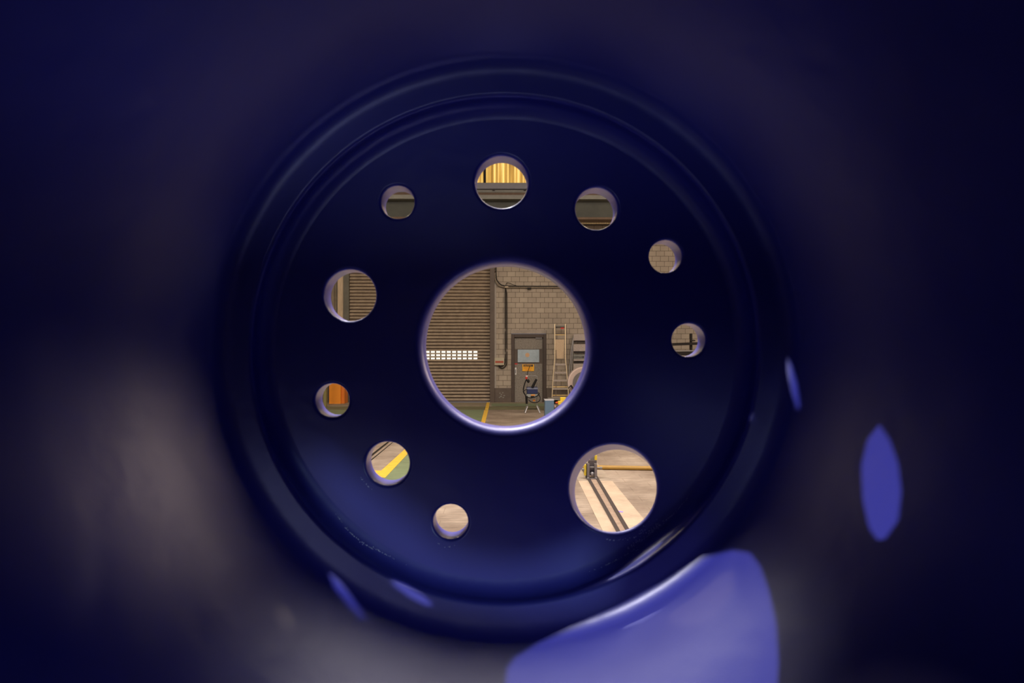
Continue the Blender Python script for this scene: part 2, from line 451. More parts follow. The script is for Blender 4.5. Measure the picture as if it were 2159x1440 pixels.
# ------------------------------------------------------------------ personnel door
d = thing('door_2', 'x', 'x', (P(1115,0,YW).x, YW, 0)); del d['label']; del d['category']; struct(d)
b = MB()
b.pbox(1078, 704, 1084.5, 849, YW-.03, .18); b.pbox(1145.5, 704, 1152, 849, YW-.03, .18); b.pbox(1084.5, 704, 1145.5, 711.5, YW-.03, .18)
b.build('door_frame', M_DOORFR, d, bevel=.01)
leaf = MB().pbox(1084.5, 711.5, 1145.5, 848.5, YW+.06, .05).build('door_leaf', M_BROWN, d)
MB().pbox(1085, 712.5, 1143.5, 736, YW+.05, .02).pbox(1085, 767, 1143.5, 848, YW+.05, .02).build('door_panel', M_TERR, leaf, bevel=.003)
MB().pbox(1091.5, 737, 1137, 764, YW+.02, .03).build('window_cover', M_SHEET, leaf, bevel=.004)
c = P(1112, 748.5, YW+.018)
MB().cyl(c, c+Vector((0,.006,0)), .075, seg=28).build('orange_disc', mat('faded_orange_disc', (.55,.34,.18), .6), leaf)
MB().pbox(1085.3, 775, 1089, 790, YW+.03, .03).build('handle_plate', M_WHITE, leaf, bevel=.004)
MB().pbox(1086.6, 779, 1087.8, 787, YW+.015, .02).build('handle', M_DKST, leaf)
MB().pbox(1129, 711, 1143, 714, YW+.0, .06).build('door_closer', M_GREY, leaf, bevel=.006)
MB().pbox(1085, 766, 1091, 768.5, YW+.04, .02).build('red_label', M_RED, leaf)
struct(MB().pbox(1077, 695.5, 1152.5, 703.5, YW-.04, .1).build('trim_6', mat('stone_lintel', (.36,.31,.25), .8, noise=.25), bevel=.01))
s = thing('warning_sign', 'yellow warning sign with dark lettering on the grey door', 'sign', P(1113.5, 782.5, YW+.03))
MB().pbox(1101.3, 768, 1126, 782.5, YW+.025, .008).build('sign_plate', M_SIGNY, s, bevel=.002)
MB().pbox(1103.5, 768.9, 1123.8, 773, YW+.022, .004).build('header_band', M_INK, s)
text('CAUTION', 'header_lettering', M_SIGNY, s, P(1104.6, 772.3, YW+.019), .042)
text('FORKLIFTS IN', 'red_lettering', M_RED, s, P(1104.0, 776.9, YW+.022), .034)
text('THIS AREA', 'red_lettering', M_RED, s, P(1106.6, 781.2, YW+.022), .034)

# ------------------------------------------------------------------ services on the blockwork
t = thing('switch_box', 'beige switch box with a red strip beside the shutter post', 'switch box', P(1052, 770, YW-.06))
MB().pbox(1042.5, 754.5, 1063, 770, YW-.12, .12).build('box', mat('beige_enamel', (.42,.38,.26), .5), t, bevel=.008)
MB().pbox(1044.3, 761, 1061.5, 765.2, YW-.128, .01).build('red_strip', mat('dull_red', (.36,.07,.03), .5), t)
t = thing('vertical_conduit', 'pair of dark conduits running down the blockwork to the switch box', 'conduit', P(1067, 765, YW-.05))
for dx, r, pts in ((0, .018, [(1065.5,609),(1065.5,640),(1065.5,700),(1065.5,755),(1064.5,766),(1060,771.5),(1055,772.5),(1052,770)]),
                   (0, .018, [(1066.5,609),(1068.3,628),(1068.6,700),(1068.6,758),(1067.5,769),(1062,775.5),(1056,776),(1052.5,773),(1051.5,770)])):
    MB().tube([P(x, y, YW-.05) for x, y in pts], r).build('conduit', M_DKST, t, smooth_=True)
t = thing('cable_tray', 'perforated cable tray bending along the top of the blockwork', 'cable tray', P(1110, 605, YW-.06))
pts = [(1043.5,520),(1043.6,560),(1044,588),(1047,597),(1053,602.5),(1062,605.2),(1075,605.6),(1100,605.8),(1200,606),(1330,606.3)]
MB().tube([P(x, y, YW-.06) for x, y in pts], .030, 8).build('tray', mat('weathered_tray', (.27,.22,.155), .6, noise=.5, nscale=28), t)
pts = [(1045.6,520),(1045.7,560),(1046.3,585),(1050,594),(1056,600),(1064,602.6),(1080,603.2),(1100,603.3),(1200,603.6),(1330,604)]
MB().tube([P(x, y, YW-.08) for x, y in pts], .016, 8).build('cable', M_BLACK, t, smooth_=True)
MB().tube([P(x, y, YW-.08) for x, y in [(1066.5,609),(1067,599),(1069.5,596.6),(1074,597),(1082,600.5),(1090,603)]], .010, 8).build('cable', M_BLACK, t, smooth_=True)
MB().pbox(1064.5, 603.2, 1071.5, 606.8, YW-.11, .06).build('clip', M_TAN, t)
MB().pbox(1112, 606, 1120, 610, YW-.09, .06).build('bracket', M_DKST, t)

# ------------------------------------------------------------------ crane beam and girder under the clerestory
def run(mb, ya, yb, Y, depth, xl=X0+.05, xr=X1-.05):
    a, c = P(1060, ya, Y), P(1060, yb, Y)
    mb.box(((xl+xr)/2, Y+depth/2, (a.z+c.z)/2), (xr-xl, depth, a.z-c.z)); return mb
t = thing('wall_girder', 'grey steel girder under the amber corrugated windows', 'girder', (0, YW-.4, P(1060,407,YW-.4).z))
run(MB(), 385, 398.5, YW-.42, .40).build('girder_web', M_GIRD, t, bevel=.02)
run(MB(), 398.6, 400, YW-.30, .28).build('shadow_gap', M_DKST, t)
run(MB(), 400, 406, YW-.55, .53).build('girder_flange', M_FLAN, t, bevel=.01)
for px in range(840, 1300, 66): MB().pbox(px, 400.8, px+5, 402.4, YW-.565, .02).build('bolt_plate', M_DKST, t)
t = thing('crane_beam', 'dark green-grey crane runway beam across the far wall', 'beam', (0, YW-1.0, P(1060,462,YW-1.).z))
run(MB(), 406.2, 411, YW-1.0, .3).build('crane_rail', M_RUST, t)
run(MB(), 411, 419.5, YW-1.25, .6).build('upper_flange', M_FLAN, t)
run(MB(), 419.6, 457.4, YW-.98, .06).build('beam_web', M_WEB, t)
run(MB(), 457.5, 462, YW-1.2, .55).build('lower_flange', M_RUST, t)
t = thing('cable_duct', 'tan cable duct with a row of bright studs below the crane beam', 'duct', (0, YW-.5, P(1060,469,YW-.5).z))
run(MB(), 462.3, 469, YW-.6, .4).build('duct_body', M_TAN, t, bevel=.01)
run(MB(), 472.4, 474, YW-.6, .1).build('duct_lip', M_DKST, t)
b = MB()
for k in range(60):
    b.pbox(1180+3.42*k, 469.3, 1180+3.42*k+2.5, 472.3, YW-.62, .03)
sb = b.build('stud_strip', M_BEAD, t)

# ------------------------------------------------------------------ left side: cabinet and pole
t = thing('orange_cabinet', 'tall orange steel cabinet standing left of the roller shutter', 'cabinet', P(708, 849, YW-.9))
Yc = YW-.9; zt = P(700, 745, Yc).z
a, c_ = P(694, 800, Yc), P(718.3, 800, Yc)
MB().box(((a.x+c_.x)/2, Yc+.25, zt/2+.01), (c_.x-a.x, .5, zt)).build('cabinet_body', M_ORANGE, t, bevel=.006)
rg = P(726, 800, Yc+.05).x
MB().box(((c_.x+rg)/2+.002, Yc+.32, zt/2+.01), (rg-c_.x, .5, zt-.02)).build('side_wing', mat('shaded_orange_enamel', (.62,.16,.008), .5), t, bevel=.006)  # cabinet side, its shade put into a darker orange
MB().box(((a.x+c_.x)/2+.1, Yc-.008, zt/2), (.02, .014, .16)).build('handle', M_DKST, t)
tag(MB().pbox(682.5, 560, 687.8, 863, YW-1.9, .1).build('steel_pole', mat('olive_enamel', (.20,.17,.05), .5)), 'slim olive steel pole standing left of the orange cabinet', 'pole')

# ------------------------------------------------------------------ ladders
def platform_ladder():
    t = thing('step_ladder', 'tall aluminium step ladder leaning on the wall right of the door', 'ladder', P(1181, 850, YW-.5))
    def q(x, y, off=0):
        k = (y-683)/(850-683.); return P(x, y, YW-.44-.45*k+off)
    for s_ in ([(1169.6,683),(1169.8,755),(1166.5,790),(1163.2,848)], [(1191.8,683),(1192,755),(1195.3,790),(1200,848)]):
        b = MB()
        for u, v in zip(s_, s_[1:]): b.bar(q(*u), q(*v), .026, .06)
        b.build('stile', M_ALU, t)
    for s_ in ([(1171.5,685),(1172.5,755),(1172,848)], [(1194,685),(1194.8,750),(1197.5,790),(1204,848)]):
        b = MB()
        for u, v in zip(s_, s_[1:]): b.bar(q(*u, .07), q(*v, .03), .018, .03)
        b.build('rear_stile', M_BROWN, t)
    for xl, xr, y, h, mm in ((1171,1191,687,2.2,M_FLAN),(1171,1191,706,1.4,M_GOLD),(1170,1193.5,768.5,4,M_TREAD),(1168.5,1194.5,786,4,M_TREAD),
                             (1167,1196.5,802.5,4,M_TREAD),(1165.5,1197.5,815.8,1.6,M_GOLD),(1165.2,1198,820,3.2,M_TREAD),(1164.5,1199,833.6,1.6,M_GOLD),(1164.3,1199.5,838,3,M_TREAD)):
        a, c = q(xl, y), q(xr, y)
        Y = a.y
        MB().box(((a.x+c.x)/2, Y+.06, a.z), (c.x-a.x, .14 if h > 2 else .05, h/60)).build('tread', mm, t, bevel=.004)
    MB().pbox(1172, 689, 1190.5, 691, YW-.46, .03).build('top_bar', M_DKST, t)
    MB().pbox(1182, 690.5, 1189, 693.5, YW-.48, .02).build('red_tag', M_RED, t)
    b = MB(); b.box(((q(1171.8,736).x+q(1189,736).x)/2, q(0,736).y+.03, q(0,736).z), (.30, .02, .66)); b.build('perforated_board', M_PERF, t, bevel=.006)
    for x in (1163.2, 1200): c = q(x, 849.5); MB().box((c.x, c.y, .035), (.06, .09, .07)).build('rubber_foot', M_BLACK, t)
platform_ladder()
def steps():
    t = thing('folding_steps', 'grey folding steps with checkered treads and a lettered plate', 'steps', P(1222, 848, YW-.5))
    def q(x, y): return P(x, y, YW-.09-.2*(y-700)/150.)
    for s_ in ([(1208.8,712),(1204.6,735),(1199,800),(1196,849)], [(1241.5,712),(1243,735),(1246,800),(1249,849)]):
        b = MB()
        for u, v in zip(s_, s_[1:]): b.bar(q(*u), q(*v), .03, .05)
        b.build('stile', M_GREY, t)
    for s_ in ([(1209.5,714),(1207,745),(1204,800),(1202.5,849)],):
        b = MB()
        for u, v in zip(s_, s_[1:]): b.bar(q(*u)+Vector((0,.05,0)), q(*v)+Vector((0,.05,0)), .028, .04)
        b.build('rear_stile', M_GREY, t)
    for y0, y1, mm in ((704,718,M_TREAD),(725.5,740.5,M_TREAD),(747,757.5,M_FLAN),(757.6,761,M_TREAD),(767,790,M_TREAD)):
        a, c = q(1209, (y0+y1)/2), q(1243, (y0+y1)/2)
        MB().box(((a.x+c.x)/2, a.y+.02, a.z), (c.x-a.x, .03, (y1-y0)/60)).build('tread_panel', mm, t, bevel=.004)
    for y0, y1 in ((720,722.5),(741.2,744.5),(762.5,766)):
        a, c = q(1210, (y0+y1)/2), q(1241, (y0+y1)/2)
        MB().box(((a.x+c.x)/2, a.y-.01, a.z), (c.x-a.x, .05, (y1-y0)/60)).build('cross_bar', M_DKST, t)
    text('JOSTYLM', 'lettering', M_INK, t, q(1210, 754.2)-Vector((0,.012,0)), .05)
    a = q(1229.5, 752.5); MB().box((a.x, a.y-.008, a.z), (.05, .01, .05)).build('black_square', M_INK, t)
steps()

# ------------------------------------------------------------------ bench, reel, box, yellow unit
YBN = 20.2
t = thing('low_bench', 'low dark steel bench in front of the ladders', 'bench', P(1205, 861, YBN))
zb = P(0, 842, YBN).z
xa, xb = P(1157, 0, YBN).x, P(1300, 0, YBN).x
MB().box(((xa+xb)/2, YBN+.3, zb-.015), (xb-xa, .7, .03)).build('bench_top', M_GREY, t, bevel=.004)
MB().box(((xa+xb)/2, YBN+.35, zb-.10), (xb-xa-.1, .55, .12)).build('apron', M_DKST, t)
for x in (xa+.06, xb-.06):
    for y in (YBN+.02, YBN+.58): MB().box((x, y, (zb-.03)/2), (.05, .05, zb-.03)).build('leg', M_DKST, t)
t = thing('cable_reel', 'large round cable reel with pale cheeks standing on the low bench', 'reel', P(1231, 842, YBN+.3))
rc = P(1231, 807, YBN+.1); R0 = rc.z-zb
MB().ringdisc(rc, R0*.80, R0, YBN+.10, YBN+.13).build('rim_ring', mat('pale_rim', (.62,.50,.42), .5), t)
MB().ringdisc(rc, R0*.62, R0*.93, YBN+.085, YBN+.13).build('reel_cheek', M_REEL, t)
MB().ringdisc(rc, R0*.44, R0*.70, YBN+.06, YBN+.30).build('wound_cable', M_REELD, t)
MB().cyl(rc+Vector((0,-.07,0)), rc+Vector((0,.22,0)), R0*.47, seg=32).build('reel_hub', M_REELI, t)
MB().ringdisc(rc, R0*.40, R0, YBN+.36, YBN+.39).build('reel_cheek', M_REEL, t)
b = MB(); a = P(1198, 819, YBN-.02); c = P(1203.5, 812.5, YBN-.02); e = P(1210, 822, YBN-.02)
b.bar(a, c, .02, .08); b.bar(c, e, .05, .08); b.build('bracket', M_DKST, t)
YX = 16.2
t = thing('machine_cabinet', 'blue-grey sheet steel machine box standing right of the welding cart', 'cabinet', P(1158, 903, YX))
a, c = P(1149, 844.5, YX), P(1168, 844.5, YX)
MB().box(((a.x+c.x)/2, YX+.2, a.z/2), (c.x-a.x, .4, a.z)).build('cabinet_body', M_BLUE, t, bevel=.006)
MB().box(((a.x+c.x)/2, YX+.2, a.z+.006), (c.x-a.x+.012, .41, .014)).build('lid', mat('light_grey_enamel', (.52,.53,.56), .35), t, bevel=.003)
c2 = P(1171, 857, YX); MB().box((c2.x, YX+.1, c2.z), (.035, .05, .055)).build('knob', mat('pinkish_plastic', (.5,.33,.28), .5), t)
YV = 17.4
t = thing('yellow_valve_unit', 'yellow motor unit with orange tip beside the blue-grey box', 'motor unit', P(1185, 895, YV))
MB().pbox(1181.3, 837.5, 1193, 849, YV, .12).build('motor_housing', M_VALVE, t, bevel=.012)
MB().pbox(1176.8, 845.5, 1185, 853.5, YV-.08, .12).build('gear_housing', M_VALVE, t, bevel=.01)
a = P(1176.6, 848.8, YV-.03)
MB().cyl(a, a-Vector((.065,0,0)), .03, .016).build('orange_tip', mat('orange_red_plastic', (.75,.13,.02), .4), t)
b = MB(); zt2 = P(0, 849, YV).z
b.box((P(1187,0,YV).x, YV+.06, zt2/2), (.09, .09, zt2)); b.box((P(1187,0,YV).x, YV+.06, .02), (.35, .3, .04)); b.build('pedestal', M_DKST, t)

# ------------------------------------------------------------------ welding cart
YT = 19.8
t = thing('welding_cart', 'navy welding set on a tubular cart in front of the grey door', 'welding cart', P(1122, 871.5, YT))
def q(x, y, dy=0.): return P(x, y, YT+dy)
for s_ in ([(1112,859),(1111.8,830),(1111.8,800),(1112,793.3),(1114,792.9),(1129,792.9),(1131.8,794),(1132.3,797),(1132.3,830),(1132,858)],):
    MB().tube([q(x, y, .22) for x, y in s_], .011, 8).build('push_frame', M_GREY, t, smooth_=True)
for u, v, dy0, dy1 in (((1112.3,857),(1107,871.3),0.1,0.0),((1131.6,855.5),(1138.6,871.3),0.1,0.0),((1110.5,857),(1106.5,866.8),.3,.45),((1134.5,857),(1138.4,866.8),.3,.45)):
    a, b_ = q(*u, dy0), q(*v, dy1); b_.z = max(b_.z, .012)
    MB().cyl(a, b_, .018).build('leg', mat('pale_tube', (.42,.42,.42), .4, metal=.4), t)
MB().tube([q(1109,862,.2), q(1136,862,.2)], .010, 8).build('cross_bar', M_DKST, t)
MB().pbox(1110.8, 816.5, 1134, 830.5, YT-.02, .42).build('welder_body', M_NAVY, t, bevel=.02)
MB().pbox(1110.5, 818, 1134.3, 820.8, YT-.035, .03).build('face_band', mat('slate_plastic', (.16,.18,.24), .4), t)
MB().pbox(1110.2, 831, 1134.6, 837.4, YT-.03, .44).build('tray', mat('grey_green_tray', (.26,.28,.25), .45), t, bevel=.008)
MB().pbox(1119.6, 831.8, 1128, 834.2, YT-.042, .012).build('orange_label', M_ORANGE, t)
MB().pbox(1119, 835.2, 1126.5, 838.8, YT-.05, .02).build('latch', M_BLACK, t)
MB().pbox(1123.5, 842.5, 1128.5, 846, YT+.05, .02).build('orange_reflector', M_ORANGE, t)
MB().cyl(q(1122.3,816.8,-.04), q(1131.2,799.5,-.04), .040, .032).build('torch_handle', M_BLACK, t)
MB().cyl(q(1110,835,-.06), q(1110.5,851.5,-.06), .038, .03).build('torch_holster', M_BLACK, t)
MB().tube([q(x, y, -.06) for x, y in [(1111,799),(1108,804),(1105.4,812),(1103.6,820),(1104,827),(1107,832),(1109,836)]], .017, 8).build('hose', M_BLACK, t, smooth_=True)
MB().tube([q(x, y, -.07) for x, y in [(1110,837),(1118,839),(1128,837),(1135,833),(1137,829.5),(1134,828)]], .013, 8).build('hose', M_BLACK, t, smooth_=True)
MB().tube([q(x, y, -.08) for x, y in [(1134,831),(1138.3,836),(1138.8,842),(1135,847),(1127,849),(1119,847),(1114.5,842.5)]], .012, 8).build('hose', M_BLACK, t, smooth_=True)
MB().tube([q(x, y, -.03) for x, y in [(1104.5,825),(1108,821.8),(1112,821)]], .010, 8).build('hose', M_BLACK, t, smooth_=True)
MB().cyl(q(1109.8,799.5,-.02), q(1109.8,794.5,-.02), .03).build('red_plug', M_RED, t)
MB().cyl(q(1110.6,794.3,-.02), q(1110.6,791.6,-.02), .03).build('white_cap', mat('pinkish_white', (.8,.62,.58), .5), t)
b = MB(); b.sphere(q(1114, 803.5, -.02), .045, (.9,.6,1.2)); b.bar(q(1108.5,801.5,-.02), q(1113,803,-.02), .04, .04); b.build('clamp', M_BLACK, t, smooth_=True)
MB().tube([q(1110.8,792,-.02), q(1112.3,787,-.01), q(1113.6,781,.0), q(1117.6,771.3,0)], .009, 8).build('thin_rod', M_BLACK, t, smooth_=True)

# ------------------------------------------------------------------ rack seen through the right hole
YR = YW-1.1
t = thing('steel_rack', 'dark steel storage rack standing against the blockwork on the right', 'rack', P(1440, 850, YR))
MB().pbox(1456, 703, 1460.2, 853, YR, .12).build('upright', M_DKST, t)
MB().pbox(1395, 703+140, 1399, 853, YR, .12).build('upright', M_DKST, t)
MB().pbox(1456, 716.8, 1466, 719.4, YR-.05, .06).build('arm', M_DKST, t)
MB().bar(P(1396,726.8,YR-.06), P(1500,723.2,YR-.06), .09, .1).build('cross_beam', M_DKST, t)
MB().bar(P(1396,739.8,YR-.06), P(1500,739.4,YR-.06), .045, .1).build('cross_beam', M_GREY, t)
MB().bar(P(1396,745.8,YR-.04), P(1500,744.5,YR-.04), .13, .1).build('cross_beam', M_DKST, t)
MB().pbox(1398, 751, 1500, 755.5, YR+.02, .1).build('stored_bar', M_RUST, t)
MB().pbox(1396, 845, 1500, 849, YR, .12).build('base_beam', M_DKST, t)

# ------------------------------------------------------------------ pipe and buffer on the floor
p0, p1 = F(1225, 989.5), F(1440, 993)
tag(MB().cyl((p0.x,p0.y,.033), (p1.x,p1.y,.033), .033).build('floor_pipe', M_PIPE, smooth_=False), 'ochre pipe lying across the floor behind the rail stop', 'pipe')
YS = F(1248, 1011).y
t = thing('rail_stop', 'small grey and yellow steel stop standing on the slot rail', 'rail stop', F(1248, 1011))
def pb(x0,y0,x1,y1,dy,dep,name,mm,bv=.003): return MB().pbox(x0,y0,x1,y1,YS+dy,dep).build(name, mm, t, bevel=bv)
M_STOP = mat('bare_grey_steel', (.20,.18,.17), .4, metal=.4)
pb(1237.6,978.5,1243.2,1009.5,0,.10,'side_plate',M_STOP); pb(1253.6,978.5,1259,1009.5,0,.10,'side_plate',M_STOP)
pb(1240,970.5,1258.3,1003,.09,.03,'back_plate',mat('dull_steel',(.12,.10,.09),.45,metal=.4))
pb(1243.3,984.3,1253.5,986.6,.02,.05,'cross_pin',M_GREY)
pb(1231.8,979.8,1236.6,1003,.02,.06,'yellow_bar',M_VALVE,.006)
pb(1236.8,978.5,1237.4,1008,.0,.08,'gap_plate',M_BLACK,0)
pb(1253.7,960,1259,971,.16,.05,'yellow_bar',M_VALVE,.006)
pb(1245,957,1253.5,971,.17,.05,'rear_plate',M_GREY)
MB().cyl(P(1259,986.5,YS+.04), P(1268.5,987,YS+.04), .012).cyl(P(1264.5,986.5,YS+.04), P(1269.3,986.8,YS+.04), .019, seg=6).build('bolt', M_GREY, t)
MB().cyl(P(1227,990,YS+.04), P(1231.8,990,YS+.04), .022, seg=6).build('bolt', M_GREY, t)
c = P(1248.7, 999, YS+.05); MB().sphere(c, .034).build('roller_ball', mat('worn_ball', (.36,.34,.32), .4, metal=.4), t, smooth_=True)
pb(1236.5,1008,1259.5,1011.5,-.01,.14,'base_plate',M_STOP)
for px in (1239.5, 1256.8): MB().sphere(P(px,1008.5,YS-.012),.014).build('nut', M_GREY, t, smooth_=True)

# ------------------------------------------------------------------ lamps
for i, (x, y) in enumerate(HANG):
    where = ['over the left of the rail bay', 'over the right of the rail bay', 'near the orange cabinet', 'near the steel rack', 'over the middle of the hall'][i]
    t = thing('high_bay_lamp', 'round high bay lamp hanging '+where, 'lamp', (x, y, 9.32), 'high bay lamps')
    MB().cyl((x,y,9.42),(x,y,9.72), .36, .12, 32).build('lamp_shade', M_GREY, t)
    MB().cyl((x,y,9.36),(x,y,9.42), .34, .34, 32).build('lamp_lens', M_LAMP, t)
    MB().cyl((x,y,9.72),(x,y,11.0), .015).build('hanger', M_DKST, t)
t = thing('added_rim_lamp', 'added black spot lamp hanging over the far face of the blue casting', 'lamp', BAY)  # housing for the added rim spot, out of view
ba = (Vector((0, 2.1, EYE.z))-BAY).normalized()
MB().cyl(BAY-ba*.35, BAY-ba*.12, .09, .16, 24).build('lamp_housing', M_DKST, t)
MB().cyl(BAY-ba*.30, (BAY.x, BAY.y, 10.7), .015).build('hanger', M_DKST, t)
struct(MB().box((1.7, 6.3, 10.75), (26, 8.0, .1)).build('window_2', mat('roof_light_sheet', (.7,.75,.8), .5, emis=(.95,.70,.60), estr=.55)))

# ------------------------------------------------------------------ the blue casting
D1, TH = 2.04, .085
ax = P(1066, 735, D1)
CX, CZ = ax.x, ax.z
# hole list: far-edge centre and radius in pixels, edge rounding
HOLES = [(847.3,438,33.5,.010,28),(1058,397,53,.012,40),(1250,451,42.5,.011,36),(1390,548,33.3,.010,28),(1437,718,34,.010,28),
         (1300,1036,88.5,.012,56),(954.5,1086,35,.010,28),(827,968,43.5,.011,36),(714.5,840,34,.010,28),(750.6,627,52,.012,40),
         (1066.5,730,167,.030,96)]
RP = .685     # radius where the flat plate ends
# inner profile, from the plate outward to the mouth (radius, depth)
def arc(cx, cy, r, a0, a1, n):
    return [(cx+r*math.cos(math.radians(a0+(a1-a0)*k/n)), cy+r*math.sin(math.radians(a0+(a1-a0)*k/n))) for k in range(n+1)]
INNER = [(RP, D1)]+[(RP+.045*math.sin(a)**1.25, D1-.045*(1-math.cos(a))) for a in [math.radians(90*k/14) for k in range(1, 15)]]                     # concave fillet up to the step
INNER += arc(RP+.045+.014, D1-.059, .014, 180, 275, 8)[1:]    # rounded step edge
INNER += [(.770, 1.966)]
INNER += arc(.785, 1.905, .060, 95, 24, 10)[1:]
INNER += [(.885, 1.80), (.96, 1.61), (1.045, 1.40), (1.13, 1.2), (1.23, .95), (1.32, .7), (1.40, .4), (1.43, .1), (1.43, -.1)]
def build_casting():
    bm = bmesh.new()
    def cv(cx, cz, r, y, n): return [bm.verts.new((cx+r*math.cos(2*PI*k/n), y, cz+r*math.sin(2*PI*k/n))) for k in range(n)]
    def bridge(A, B, sm=True):
        n = len(A)
        for k in range(n):
            f = bm.faces.new((A[k], A[(k+1)%n], B[(k+1)%n], B[k])); f.smooth = sm
    hs = []; nearc = []
    for (px, py, r, fr, n) in HOLES:
        c = P(px, py, D1+TH); rr = r*(D1+TH)/FPX
        near = P(1294,1031,D1) if r > 80 and r < 100 else c
        hs.append((c.x, c.z, rr, fr, n)); nearc.append((near.x, near.z))
    NO = 128
    def face(y, extra, cen=None):
        outer = cv(0, 0, 1, 0, 0) if False else cv(CX, CZ, RP, y, NO)
        loops = [outer]; pts = [Vector((v.co.x, v.co.z)) for v in outer]; verts = list(outer)
        cons = [list(range(NO))]
        loc = [(h[0], h[1])+h[2:] for h in hs] if cen is None else [c+h[2:] for c, h in zip(cen, hs)]
        for (x, z, r, fr, n) in loc:
            ring = cv(x, z, r+extra(fr), y, n); s0 = len(verts)
            verts += ring; pts += [Vector((v.co.x, v.co.z)) for v in ring]
            cons.append(list(range(s0, s0+n))[::-1]); loops.append(ring)
        edges = []
        for cset in cons:
            edges += [(cset[i], cset[(i+1) % len(cset)]) for i in range(len(cset))]
        r = delaunay_2d_cdt(pts, edges, [], 0, 1e-6)
        # keep triangles whose centre is on the plate
        V2, orig = r[0], r[3]
        m = {i: (verts[o[0]] if o else None) for i, o in enumerate(orig)}
        for fidx in r[2]:
            cx = sum(V2[i].x for i in fidx)/3; cz = sum(V2[i].y for i in fidx)/3
            if math.hypot(cx-CX, cz-CZ) > RP: continue
            if any(math.hypot(cx-x, cz-z) < (rr+extra(fr))*.985 for x, z, rr, fr, n in loc): continue
            vv = [m[i] for i in fidx]
            if None in vv: continue
            try: bm.faces.new(vv)
            except ValueError: pass
        return loops
    A = face(D1, lambda fr: fr, nearc)
    B = face(D1+TH, lambda fr: fr*.35)
    for i, (x, z, r, fr, n) in enumerate(hs):
        prev = A[i+1]
        K = 7
        for k in range(1, K+1):
            a = PI/2*k/K
            ring = cv(*nearc[i], r+fr-fr*math.sin(a), D1+fr-fr*math.cos(a), n); bridge(prev, ring); prev = ring
        bf = fr*.35
        ring = cv(x, z, r, D1+TH-bf, n); bridge(prev, ring); prev = ring
        for k in range(1, 4):
            a = PI/2*k/4
            ring = cv(x, z, r+bf-bf*math.cos(a), D1+TH-bf+bf*math.sin(a), n); bridge(prev, ring); prev = ring
        bridge(prev, B[i+1])
    prev = A[0]
    for (r, y) in INNER[1:]:
        ring = cv(CX, CZ, r, y, NO); bridge(prev, ring); prev = ring
    for (r, y) in [(1.50, -.1), (1.49, .4), (1.42, .75), (1.22, 1.3), (1.0, 1.8), (.95, 2.05), (.92, 2.11), (.88, D1+TH)]:
        ring = cv(CX, CZ, r, y, NO); bridge(prev, ring, False); prev = ring
    bridge(prev, B[0], False)
    bmesh.ops.recalc_face_normals(bm, faces=bm.faces)
    return bm
cast = thing('hub_casting', 'huge glossy blue hub casting with a ring of ten round holes', 'hub casting', (CX, 1.0, .3))
bm = build_casting()
mb = MB(); mb.bm.free(); mb.bm = bm
shell = mb.build('shell', M_PAINT, cast)

def hit(px, py):
    """first point of the inner wall seen at a pixel"""
    d = ray(px, py).normalized()
    pr = [(r, y) for r, y in INNER if True]
    s = .2
    def R(y):
        for (r0, y0), (r1, y1) in zip(pr, pr[1:]):
            if y1 <= y <= y0: return r0+(r1-r0)*(y-y0)/((y1-y0) or 1e-9)
        return 99 if y < -.1 else 0
    while s < 4:
        p = EYE+d*s
        if math.hypot(p.x-CX, p.z-CZ) >= R(p.y) or p.y > D1: return p
        s += .002
    return p
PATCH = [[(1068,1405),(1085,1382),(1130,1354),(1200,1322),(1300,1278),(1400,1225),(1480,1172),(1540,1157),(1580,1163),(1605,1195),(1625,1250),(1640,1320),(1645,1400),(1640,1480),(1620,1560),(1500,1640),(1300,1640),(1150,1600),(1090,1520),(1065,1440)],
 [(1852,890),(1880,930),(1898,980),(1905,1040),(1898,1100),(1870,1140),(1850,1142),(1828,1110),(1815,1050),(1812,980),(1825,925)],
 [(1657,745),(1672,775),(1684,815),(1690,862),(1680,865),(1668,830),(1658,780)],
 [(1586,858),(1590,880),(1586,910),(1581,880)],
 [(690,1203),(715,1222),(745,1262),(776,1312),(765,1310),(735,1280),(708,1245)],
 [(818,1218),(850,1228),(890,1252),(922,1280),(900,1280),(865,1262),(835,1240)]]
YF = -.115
CRES = [(640,930),(700,1080),(800,1180),(900,1240),(1060,1270),(1250,1250),(1400,1150),(1510,1010),(1440,1050),(1300,1120),(1100,1190),(960,1170),(860,1080),(740,990)]
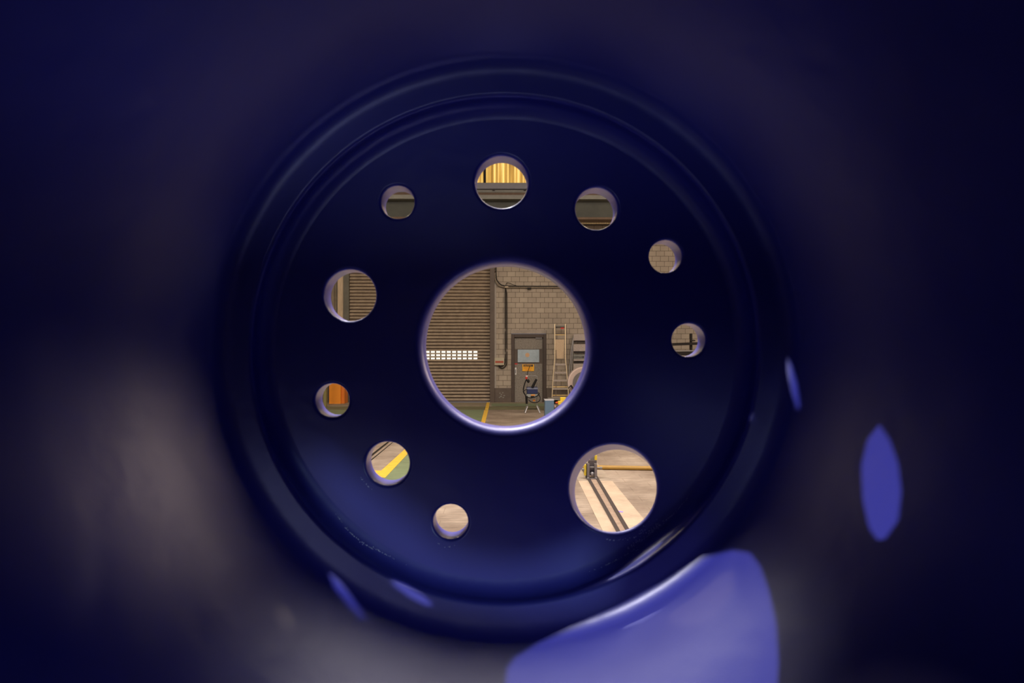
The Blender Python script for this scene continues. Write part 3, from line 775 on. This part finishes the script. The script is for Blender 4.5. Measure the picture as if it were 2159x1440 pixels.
def gobo_cover():  # unseen cover, openings cut to shape the light patches inside the casting
    polys = []
    for pg in PATCH:
        q = []
        for (x, y) in pg:
            h = hit(x, y); k = (YF-h.y)/(SPOT.y-h.y); p = h+(SPOT-h)*k
            q.append(Vector((p.x, p.z)))
        print('port', [round(v,2) for v in (sum(p.x for p in q)/len(q), sum(p.y for p in q)/len(q)-CZ)], 'max r', round(max(math.hypot(p.x-CX, p.y-CZ) for p in q),2))
        polys.append(q)
    q = []
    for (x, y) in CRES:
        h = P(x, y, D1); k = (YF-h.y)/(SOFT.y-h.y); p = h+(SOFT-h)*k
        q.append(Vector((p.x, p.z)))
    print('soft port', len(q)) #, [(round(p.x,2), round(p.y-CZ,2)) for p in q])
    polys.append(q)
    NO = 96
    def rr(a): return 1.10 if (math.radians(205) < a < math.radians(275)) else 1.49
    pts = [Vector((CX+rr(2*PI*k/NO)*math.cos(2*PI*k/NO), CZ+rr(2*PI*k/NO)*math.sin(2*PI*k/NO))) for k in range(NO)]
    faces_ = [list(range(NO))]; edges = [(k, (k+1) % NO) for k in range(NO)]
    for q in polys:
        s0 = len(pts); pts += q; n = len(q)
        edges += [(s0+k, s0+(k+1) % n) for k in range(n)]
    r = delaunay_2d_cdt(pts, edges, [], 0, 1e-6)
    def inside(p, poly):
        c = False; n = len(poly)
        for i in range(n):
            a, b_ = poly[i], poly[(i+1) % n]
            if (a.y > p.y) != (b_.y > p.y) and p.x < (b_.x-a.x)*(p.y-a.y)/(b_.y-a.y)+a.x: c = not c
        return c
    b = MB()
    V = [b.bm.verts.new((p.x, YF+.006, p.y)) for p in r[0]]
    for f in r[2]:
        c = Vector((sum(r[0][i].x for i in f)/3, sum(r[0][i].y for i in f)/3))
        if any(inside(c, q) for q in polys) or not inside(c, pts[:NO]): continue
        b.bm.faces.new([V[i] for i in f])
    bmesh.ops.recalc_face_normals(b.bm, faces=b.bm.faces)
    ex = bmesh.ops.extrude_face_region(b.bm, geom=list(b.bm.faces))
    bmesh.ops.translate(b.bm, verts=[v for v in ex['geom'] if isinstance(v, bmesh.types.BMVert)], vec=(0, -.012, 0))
    b.build('light_gobo', M_PAINT, cast)  # added light blocker behind the camera
gobo_cover()
# pale rubbed marks in the paint of the plate rim
def scuff(path, n, spread, size):
    pts = smooth([Vector((x, y, 0)) for x, y in path], 12)
    b = MB()
    for k in range(n):
        p = random.choice(pts)
        x, y = p.x+random.gauss(0, spread), p.y+random.gauss(0, spread*.8)
        h = hit(x, y)
        rad = math.hypot(h.x-CX, h.z-CZ)
        s_ = size*(.5+random.random())
        h.y -= .0006
        # small flat chips lying on the paint
        q = bmesh.ops.create_icosphere(b.bm, subdivisions=1, radius=s_)
        a = random.random()*PI
        M = Matrix.Translation(h) @ Matrix.Rotation(a, 4, 'Y') @ Matrix.Diagonal((1.6, .35, .7, 1))
        bmesh.ops.transform(b.bm, matrix=M, verts=q['verts'])
    o = b.build('paint_scuff', M_CHALK, shell_root); o['kind'] = 'stuff'; o['label'] = 'chalky pale scuff in the blue paint'
    return o
shell_root = cast
scuff([(703,1074),(728,1112),(760,1142),(800,1163),(835,1178),(868,1192)], 150, 1.0, .0010)
scuff([(728,1112),(760,1142),(800,1163)], 90, 1.2, .0015)
scuff([(1225,1209),(1290,1186),(1345,1152),(1385,1112),(1420,1084),(1453,1047)], 150, 1.4, .0009)
scuff([(1335,1158),(1355,1128),(1392,1100)], 160, 8, .0009)
scuff([(1280,1137),(1300,1139),(1342,1132)], 60, .9, .0011)
scuff([(763,1007),(770,1020),(785,1032)], 24, 1.0, .0012)
scuff([(925,1147),(940,1153),(960,1151)], 20, 1.0, .0012)
# steel cradle under the casting
b = MB()
for y in (.35, 1.55):
    b.box((CX, y, .24), (1.9, .12, .12)); b.box((CX-.8, y, .12), (.14, .12, .24)); b.box((CX+.8, y, .12), (.14, .12, .24))
    b.box((CX, y, .335), (.5, .12, .07))
b.box((CX-.8, .95, .06), (.12, 1.3, .12)); b.box((CX+.8, .95, .06), (.12, 1.3, .12))
cr = b.build('support_cradle', M_DKST, bevel=.008)
tag(cr, 'dark steel cradle on the floor carrying the blue casting', 'cradle')

# added flood lamp, throws the light patches through the cut openings
t = thing('added_flood_lamp', 'added steel flood lamp on a mast shining into the blue casting', 'lamp', (SPOT.x, SPOT.y, 0))
MB().cyl((SPOT.x, SPOT.y-.25, 0), (SPOT.x, SPOT.y-.25, SPOT.z+.1), .04).build('mast', M_GREY, t)
MB().cyl((SPOT.x, SPOT.y-.25, 0), (SPOT.x, SPOT.y-.25, .05), .35).build('base', M_DKST, t)
aim = (Vector((-.48, YF, CZ+.62))-SPOT).normalized()
MB().cyl(SPOT-aim*.22, SPOT-aim*.06, .07, .14, 24).build('lamp_housing', M_DKST, t)
light('crescent_fill_light', 'SPOT', SOFT, 500, (.62, .80, 1.0), (Vector((CX, 2, CZ-.58))-SOFT).to_track_quat('-Z','Y').to_euler(), spot_size=math.radians(23), spot_blend=.3, shadow_soft_size=.12)  # added soft spot, brightens the lower crescent of the plate
sp = light('patch_spot_light', 'SPOT', SPOT, 1750, (.93, .90, 1.0), aim.to_track_quat('-Z', 'Y').to_euler(), spot_size=math.radians(25), spot_blend=.15, shadow_soft_size=.02)
